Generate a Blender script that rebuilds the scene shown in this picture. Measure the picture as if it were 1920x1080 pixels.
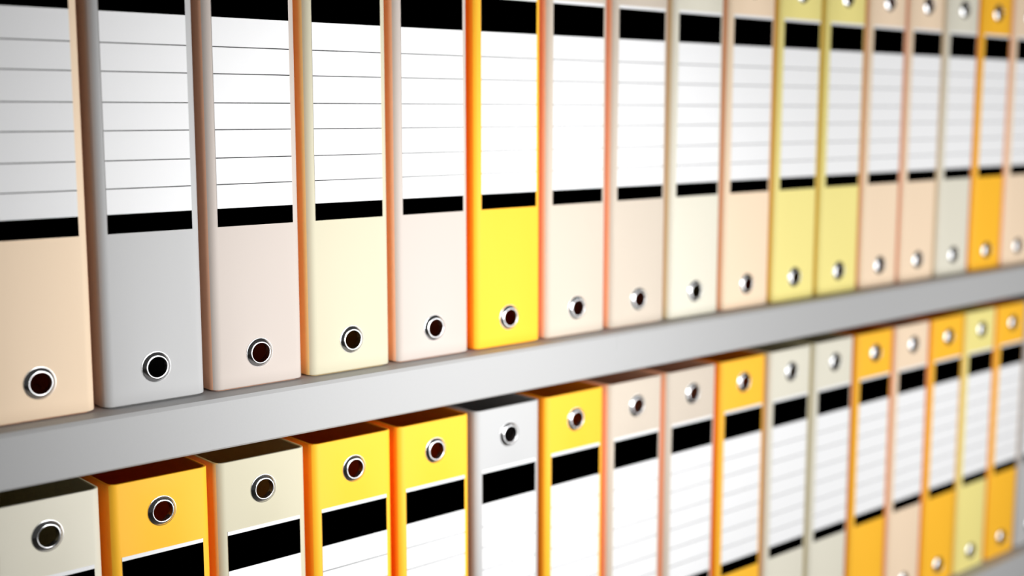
import bpy, bmesh, math
from mathutils import Matrix, Vector

for o in list(bpy.data.objects):
    bpy.data.objects.remove(o, do_unlink=True)
SC = bpy.context.scene
COL = SC.collection

# one scene unit of the layout is the pitch of the binders: 75 mm
S = 0.075
ROW = 4.934            # distance from shelf to shelf, in pitches
ZB = 0.190             # top of the shelf that carries the upper row
ZOFF = 0.86            # lifts the layout above the floor, metres


def P(x, y, z):
    return Vector((x * S, y * S, z * S + ZOFF))


# ---------------------------------------------------------------- camera
cam_d = bpy.data.cameras.new('camera')
cam = bpy.data.objects.new('camera', cam_d)
COL.objects.link(cam)
right = Vector((0.751226963, -0.660043662, 0.000643659))
down = Vector((-0.0908205022, -0.104332919, -0.990386934))
fwd = Vector((0.653765773, 0.743946911, -0.138323199))
M = Matrix((right, -down, -fwd)).transposed().to_4x4()
M.translation = P(-3.18376, -9.96067, 2.66025)
cam.matrix_world = M
cam_d.sensor_width = 36.0
cam_d.lens = 2370.36 / 1920 * 36.0
cam_d.clip_start = 0.01
cam_d.dof.use_dof = True
cam_d.dof.focus_distance = 11.3 * S
cam_d.dof.aperture_fstop = 3.1
SC.camera = cam

# ---------------------------------------------------------------- world and lamps
world = bpy.data.worlds.new('room_light')
SC.world = world
world.use_nodes = True
bg = world.node_tree.nodes['Background']
bg.inputs[0].default_value = (1.0, 0.985, 0.965, 1)
bg.inputs[1].default_value = 0.05


def area(name, loc, target, sx, sy, power, col=(1, 1, 1)):
    d = bpy.data.lights.new(name, 'AREA')
    d.shape = 'RECTANGLE'
    d.size, d.size_y = sx, sy
    d.energy = power
    d.color = col
    ob = bpy.data.objects.new(name, d)
    COL.objects.link(ob)
    ob.location = loc
    ob.rotation_euler = (target - loc).to_track_quat('-Z', 'Y').to_euler()
    return ob


key = area('key_softbox', P(4.4, -9.0, 1.5), P(4.4, 0, 0.3), 0.30, 0.42, 1.36)
key.data.spread = math.radians(75)
fill = area('fill_softbox', P(13.5, -10.5, -0.8), P(13.5, 0, -0.8), 0.95, 0.80, 9.4)

SC.cycles.max_bounces = 16
SC.cycles.diffuse_bounces = 10

SC.view_settings.view_transform = 'Standard'
SC.view_settings.look = 'None'
SC.view_settings.exposure = 0.0
SC.view_settings.gamma = 1.0
SC.view_settings.use_curve_mapping = False


# ---------------------------------------------------------------- materials
def material(name, col, rough=0.5, metal=0.0, spec=0.3, grain=0.0, scale=900.0, vary=0.0):
    m = bpy.data.materials.new(name)
    m.use_nodes = True
    nt = m.node_tree
    b = nt.nodes['Principled BSDF']
    b.inputs['Base Color'].default_value = (*col, 1)
    b.inputs['Roughness'].default_value = rough
    b.inputs['Metallic'].default_value = metal
    b.inputs['Specular IOR Level'].default_value = spec
    if grain or vary:
        tc = nt.nodes.new('ShaderNodeTexCoord')
        n = nt.nodes.new('ShaderNodeTexNoise')
        n.inputs['Scale'].default_value = scale
        n.inputs['Detail'].default_value = 3
        nt.links.new(tc.outputs['Object'], n.inputs['Vector'])
        if grain:
            bp = nt.nodes.new('ShaderNodeBump')
            bp.inputs['Strength'].default_value = grain
            bp.inputs['Distance'].default_value = 0.0002
            nt.links.new(n.outputs['Fac'], bp.inputs['Height'])
            nt.links.new(bp.outputs['Normal'], b.inputs['Normal'])
        if vary:
            mx = nt.nodes.new('ShaderNodeMix')
            mx.data_type = 'RGBA'
            mx.inputs['A'].default_value = (*[c * (1 - vary) for c in col], 1)
            mx.inputs['B'].default_value = (*[min(1, c * (1 + vary)) for c in col], 1)
            nt.links.new(n.outputs['Fac'], mx.inputs['Factor'])
            nt.links.new(mx.outputs['Result'], b.inputs['Base Color'])
    return m


# each binder's spine cover, then its sides and inside with gap shade painted in
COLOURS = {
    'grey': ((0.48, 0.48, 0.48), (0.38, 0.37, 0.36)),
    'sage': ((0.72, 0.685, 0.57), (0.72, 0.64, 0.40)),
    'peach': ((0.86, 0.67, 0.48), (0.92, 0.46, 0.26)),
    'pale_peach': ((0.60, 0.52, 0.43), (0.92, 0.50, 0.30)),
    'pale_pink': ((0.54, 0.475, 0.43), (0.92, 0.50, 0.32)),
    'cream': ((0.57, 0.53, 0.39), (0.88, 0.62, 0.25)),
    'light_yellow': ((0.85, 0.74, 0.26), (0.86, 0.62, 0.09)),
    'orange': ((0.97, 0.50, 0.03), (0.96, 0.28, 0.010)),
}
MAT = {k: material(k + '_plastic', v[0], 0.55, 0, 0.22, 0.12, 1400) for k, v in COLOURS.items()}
GAP_SHADE = {k: material('gap_shade_' + k + '_tint', v[1], 0.6, 0, 0.15, 0.12, 1400) for k, v in COLOURS.items()}
M_paper = material('label_paper', (0.83, 0.83, 0.835), 0.75, 0, 0.1, 0.08, 2500)
M_ink = material('black_ink', (0.0, 0.0, 0.0), 1.0, 0, 0.0)
M_line = material('grey_ink', (0.012, 0.012, 0.012), 1.0, 0, 0.0)
M_chrome = material('chrome', (0.72, 0.72, 0.73), 0.17, 1.0)
M_shelf = material('grey_lacquer', (0.41, 0.41, 0.41), 0.5, 0, 0.25, 0.15, 700, 0.02)
M_back = material('grey_board', (0.30, 0.30, 0.30), 0.8, 0, 0.1, 0.1, 300)
M_floor = material('grey_floor', (0.22, 0.21, 0.20), 0.7, 0, 0.2, 0.2, 60, 0.1)
M_wall = material('grey_wall', (0.45, 0.45, 0.45), 0.85, 0, 0.1, 0.2, 200)


# ---------------------------------------------------------------- helpers
def link(name, mesh, mat, parent=None, loc=None):
    o = bpy.data.objects.new(name, mesh)
    COL.objects.link(o)
    if mat is not None:
        if not mesh.materials:
            mesh.materials.append(mat)
        o.material_slots[0].link = 'OBJECT'
        o.material_slots[0].material = mat
    if parent is not None:
        o.parent = parent
    if loc is not None:
        o.location = loc
    return o


def mesh_of(bm, name):
    me = bpy.data.meshes.new(name)
    bmesh.ops.recalc_face_normals(bm, faces=bm.faces)
    bm.to_mesh(me)
    bm.free()
    return me


def box_mesh(name, a, b, bevel=0.0, seg=1):
    bm = bmesh.new()
    bmesh.ops.create_cube(bm, size=1.0)
    for v in bm.verts:
        v.co = Vector([(a[i] + b[i]) / 2 + v.co[i] * (b[i] - a[i]) for i in range(3)])
    if bevel:
        bmesh.ops.bevel(bm, geom=list(bm.edges), offset=bevel, segments=seg, affect='EDGES', profile=0.5)
    return mesh_of(bm, name)


# ---------------------------------------------------------------- setting
fl = link('floor', box_mesh('floor', (-3, -4, -0.02), (5, 0.6, 0.0)), M_floor)
fl['kind'] = 'structure'
wl = link('wall_back', box_mesh('wall_back', (-3, 0.36, 0.0), (5, 0.40, 2.4)), M_wall)
wl['kind'] = 'structure'

# ---------------------------------------------------------------- bookcase
X0, X1 = -1.3, 19.2                 # inner ends of the shelves (pitches)
YF, YB = -0.232, 4.3                # front edge and back of the shelves
TH = 0.455                          # shelf thickness
book = bpy.data.objects.new('bookcase', None)
COL.objects.link(book)
book.location = (0, 0, 0)
book['label'] = 'light grey lacquered bookcase carrying the rows of coloured binders'
book['category'] = 'bookcase'


def shelf_mesh():
    """A board with chamfered front edges, its top at z = 0."""
    c = 0.030
    prof = [(YB, 0), (YF + c * 0.9, 0), (YF, -c), (YF, -TH + c * 0.6), (YF + c * 0.6, -TH), (YB, -TH)]
    bm = bmesh.new()
    rows = []
    for x in (X0, X1):
        rows.append([bm.verts.new((x * S, y * S, z * S)) for y, z in prof])
    n = len(prof)
    for i in range(n):
        bm.faces.new((rows[0][i], rows[0][(i + 1) % n], rows[1][(i + 1) % n], rows[1][i]))
    bm.faces.new(rows[0])
    bm.faces.new(rows[1][::-1])
    return mesh_of(bm, 'shelf')


sm = shelf_mesh()
for r in (-1, 0, 1, 2):
    link('shelf', sm, M_shelf, book, (0, 0, (ZB - r * ROW) * S + ZOFF))
zlo = 0.0
zhi = (ZB + ROW) * S + ZOFF
sp = box_mesh('side_panel', (-0.02, YF * S, zlo), (0.0, YB * S, zhi), 0.001)
link('side_panel', sp, M_shelf, book, (X0 * S, 0, 0))
link('side_panel', sp, M_shelf, book, (X1 * S + 0.02, 0, 0))
link('back_panel', box_mesh('back_panel', (X0 * S, YB * S, zlo), (X1 * S, YB * S + 0.006, zhi)), M_back, book)
link('plinth', box_mesh('plinth', (X0 * S, 0.01, 0.0), (X1 * S, 0.03, (ZB - 2 * ROW - TH) * S + ZOFF)), M_shelf, book)

# ---------------------------------------------------------------- binder meshes
XL, XR = 0.060, 0.996               # sides of a binder within its pitch
RAD = 0.090                         # rounded upright edges
W = 0.030                           # wall thickness
H = 4.934 - 0.463 - ZB              # height
DEPTH = 3.75
LX0, LX1 = 0.150, 0.9063            # spine label
XC = (LX0 + LX1) / 2
Z = dict(r1=0.5, bb=1.65719, bt=1.81715, l6=2.02724, l5=2.25732, l4=2.50114, l3=2.73115,
         l2=2.97932, l1=3.20866, Bb=3.45817, Bt=3.79329, Lt=3.82813, r2=4.16394)
Z = {k: v - ZB for k, v in Z.items()}
HOLE = 0.090


def rounded_loop(inset, z, seg=8):
    x0, x1, y0, y1 = XL + inset, XR - inset, inset, DEPTH - inset
    r = max(RAD - inset, 0.004)
    pts = []
    for cx, cy, a0 in ((x1 - r, y0 + r, -90), (x1 - r, y1 - r, 0), (x0 + r, y1 - r, 90), (x0 + r, y0 + r, 180)):
        for i in range(seg + 1):
            a = math.radians(a0 + 90 * i / seg)
            pts.append(((cx + r * math.cos(a)) * S, (cy + r * math.sin(a)) * S, z * S))
    return pts


def shell_mesh():
    levels = [(0.050, 0.0), (0.046, 0.012), (0.010, 0.013), (0.002, 0.017), (0.0, 0.024), (0.0, H - 0.008), (0.003, H - 0.002),
              (0.008, H), (W - 0.007, H), (W, H - 0.007), (W, W)]
    bm = bmesh.new()
    loops = [[bm.verts.new(p) for p in rounded_loop(i, z)] for i, z in levels]
    n = len(loops[0])
    for a, b in zip(loops, loops[1:]):
        for i in range(n):
            bm.faces.new((a[i], a[(i + 1) % n], b[(i + 1) % n], b[i]))
    bm.faces.new(loops[0][::-1])
    bm.faces.new(loops[-1])
    me = mesh_of(bm, 'binder_shell')
    ob = bpy.data.objects.new('tmp_shell', me)
    COL.objects.link(ob)
    cutters = []
    for zz in (Z['r1'], Z['r2']):
        cb = bmesh.new()
        bmesh.ops.create_cone(cb, cap_ends=True, segments=40, radius1=HOLE * S, radius2=HOLE * S, depth=0.3 * S,
                              matrix=Matrix.Translation((XC * S, 0, zz * S)) @ Matrix.Rotation(math.pi / 2, 4, 'X'))
        co = bpy.data.objects.new('tmp_cut', mesh_of(cb, 'tmp_cut'))
        COL.objects.link(co)
        md = ob.modifiers.new('hole', 'BOOLEAN')
        md.object = co
        md.operation = 'DIFFERENCE'
        md.solver = 'EXACT'
        cutters.append(co)
    dg = bpy.context.evaluated_depsgraph_get()
    out = bpy.data.meshes.new_from_object(ob.evaluated_get(dg))
    out.materials.clear()
    out.materials.append(MAT['grey'])
    out.materials.append(GAP_SHADE['grey'])
    out.name = 'binder_shell'
    bpy.data.objects.remove(ob, do_unlink=True)
    for co in cutters:
        bpy.data.objects.remove(co, do_unlink=True)
    # curved strips smooth, flat walls flat
    for p in out.polygons:
        nx, ny, nz = p.normal
        p.use_smooth = max(abs(nx), abs(ny), abs(nz)) < 0.9999
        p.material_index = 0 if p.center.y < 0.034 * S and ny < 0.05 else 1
    out.set_sharp_from_angle(angle=math.radians(35))
    return out


def ring_mesh():
    """Pressed metal finger ring: flange, sloping collar, crest and a sleeve into the wall."""
    prof = [(0.1315, 0.004), (0.1328, -0.003), (0.1315, -0.0055), (0.1280, -0.0058), (0.1258, -0.0078),
            (0.1140, -0.0190), (0.1020, -0.0270), (0.0975, -0.0290), (0.0925, -0.0295), (0.0885, -0.0280),
            (0.0868, -0.025), (0.0862, -0.020), (0.0860, 0.0), (0.0860, 0.036), (0.0875, 0.038), (0.0890, 0.036), (0.0890, 0.004)]
    seg = 56
    bm = bmesh.new()
    loops = []
    for i in range(seg):
        a = 2 * math.pi * i / seg
        loops.append([bm.verts.new((r * math.cos(a) * S, y * S, r * math.sin(a) * S)) for r, y in prof])
    n = len(prof)
    for i in range(seg):
        a, b = loops[i], loops[(i + 1) % seg]
        for j in range(n):
            f = bm.faces.new((a[j], a[(j + 1) % n], b[(j + 1) % n], b[j]))
            f.smooth = True
    me = mesh_of(bm, 'finger_ring')
    me.set_sharp_from_angle(angle=math.radians(50))
    return me


def label_mesh():
    """Thin slip of paper with six ruled lines printed on its face."""
    t, y = 0.004, -0.004
    lw = 0.0085
    cuts = [(Z['bb'], 0)]
    for k in ('l6', 'l5', 'l4', 'l3', 'l2', 'l1'):
        cuts += [(Z[k] - lw / 2, 1), (Z[k] + lw / 2, 0)]
    cuts.append((Z['Lt'], 0))
    bm = bmesh.new()
    f0 = [(bm.verts.new((LX0 * S, y * S, z * S)), bm.verts.new((LX1 * S, y * S, z * S))) for z, _ in cuts]
    b0 = [(bm.verts.new((LX0 * S, (y + t) * S, z * S)), bm.verts.new((LX1 * S, (y + t) * S, z * S))) for z, _ in cuts]
    for i in range(len(cuts) - 1):
        f = bm.faces.new((f0[i][0], f0[i][1], f0[i + 1][1], f0[i + 1][0]))
        f.material_index = cuts[i][1]
        bm.faces.new((b0[i][1], b0[i][0], b0[i + 1][0], b0[i + 1][1]))
        for s in (0, 1):
            q = (f0[i][s], f0[i + 1][s], b0[i + 1][s], b0[i][s])
            bm.faces.new(q if s else q[::-1])
    bm.faces.new((f0[0][0], b0[0][0], b0[0][1], f0[0][1]))
    bm.faces.new((f0[-1][1], b0[-1][1], b0[-1][0], f0[-1][0]))
    me = mesh_of(bm, 'spine_label')
    me.materials.append(M_paper)
    me.materials.append(M_line)
    return me


me_shell, me_ring, me_label = shell_mesh(), ring_mesh(), label_mesh()
me_head = box_mesh('title_band', (LX0 * S, -0.0052 * S, Z['Bb'] * S), (LX1 * S, -0.0038 * S, Z['Bt'] * S))
me_foot = box_mesh('foot_band', (LX0 * S, -0.0052 * S, Z['bb'] * S), (LX1 * S, -0.0038 * S, Z['bt'] * S))


def make_binder():
    t = bpy.data.objects.new('binder', None)
    COL.objects.link(t)
    link('shell', me_shell, MAT['grey'], t)
    lb = link('spine_label', me_label, None, t)
    lb['label'] = 'white ruled paper label'
    hb = link('title_band', me_head, M_ink, lb)
    hb['label'] = 'black band printed across the top of the label'
    fb = link('foot_band', me_foot, M_ink, lb)
    fb['label'] = 'black band printed across the foot of the label'
    for zz in (Z['r1'], Z['r2']):
        rg = link('finger_ring', me_ring, M_chrome, t, (XC * S, 0, zz * S))
        rg['label'] = 'chrome finger ring'
    return t


def copy_binder(src):
    r = src.copy()
    COL.objects.link(r)
    for ch in src.children:
        c = ch.copy()
        COL.objects.link(c)
        c.parent = r
        for g in ch.children:
            d = g.copy()
            COL.objects.link(d)
            d.parent = c
    return r


UPPER = [
    ('peach', 'peach binder cut by the left photo edge, on the upper shelf'),
    ('grey', 'grey binder on the upper shelf, the only grey one there'),
    ('pale_pink', 'pale pink binder on the upper shelf between the grey and the cream binder'),
    ('cream', 'cream binder on the upper shelf between two pale pink binders'),
    ('pale_pink', 'pale pink binder on the upper shelf between the cream and the bright yellow binder'),
    ('orange', 'bright yellow binder on the upper shelf, the only strong yellow one there'),
    ('pale_peach', 'pale peach binder on the upper shelf directly right of the bright yellow binder'),
    ('pale_peach', 'pale peach binder on the upper shelf directly left of the nearer greenish white binder'),
    ('sage', 'greenish white binder on the upper shelf, nearer one, between two peach binders'),
    ('peach', 'peach binder on the upper shelf between a greenish white and a light yellow binder'),
    ('light_yellow', 'light yellow binder on the upper shelf, left one of a pair'),
    ('light_yellow', 'light yellow binder on the upper shelf, right one of the side by side pair'),
    ('peach', 'blurred peach binder on the upper shelf directly right of the light yellow pair'),
    ('peach', 'blurred peach binder on the upper shelf directly left of the farther greenish white binder'),
    ('sage', 'blurred greenish white binder on the upper shelf directly left of the orange binder'),
    ('orange', 'blurred orange binder on the upper shelf, the only orange one there'),
    ('peach', 'peach binder cut by the right photo edge, on the upper shelf beside the orange one'),
]
LOWER = [
    ('sage', 'greenish white binder cut by the left photo edge, on the lower shelf'),
    ('orange', 'golden yellow binder on the lower shelf between a greenish white and a cream binder'),
    ('cream', 'cream binder on the lower shelf between two golden yellow binders'),
    ('orange', 'golden yellow binder on the lower shelf directly right of the cream binder'),
    ('orange', 'golden yellow binder on the lower shelf directly left of the nearer grey binder'),
    ('grey', 'grey binder on the lower shelf between two yellow binders'),
    ('orange', 'yellow binder on the lower shelf between the grey and a peach binder'),
    ('pale_peach', 'peach binder on the lower shelf directly right of a yellow binder'),
    ('pale_peach', 'peach binder on the lower shelf directly left of an amber binder'),
    ('orange', 'amber binder on the lower shelf between a peach and a greenish white binder'),
    ('sage', 'blurred greenish white binder on the lower shelf directly right of an amber binder'),
    ('sage', 'blurred greenish white binder on the lower shelf directly left of an orange binder'),
    ('orange', 'blurred orange binder on the lower shelf between a greenish white and a peach binder'),
    ('peach', 'blurred peach binder on the lower shelf between two orange binders'),
    ('orange', 'blurred orange binder on the lower shelf between a peach and a light yellow binder'),
    ('light_yellow', 'blurred light yellow binder on the lower shelf between two orange binders'),
    ('orange', 'blurred orange binder on the lower shelf directly left of the grey one at photo edge'),
    ('grey', 'grey binder on the lower shelf cut by the right photo edge'),
]
BOTTOM = {17: ('peach', 'peach binder on the bottom shelf, only a top corner showing lower right')}

proto = make_binder()
first = True


def place(k, row, colour, label, group):
    global first
    t = proto if first else copy_binder(proto)
    first = False
    t.location = P(k, 0, ZB - row * ROW) + Vector((0, 0, 0.00005))
    t['label'] = label
    t['category'] = 'binder'
    t['group'] = group
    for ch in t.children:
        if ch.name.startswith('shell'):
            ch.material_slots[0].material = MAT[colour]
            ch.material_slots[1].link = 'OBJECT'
            ch.material_slots[1].material = GAP_SHADE[colour]


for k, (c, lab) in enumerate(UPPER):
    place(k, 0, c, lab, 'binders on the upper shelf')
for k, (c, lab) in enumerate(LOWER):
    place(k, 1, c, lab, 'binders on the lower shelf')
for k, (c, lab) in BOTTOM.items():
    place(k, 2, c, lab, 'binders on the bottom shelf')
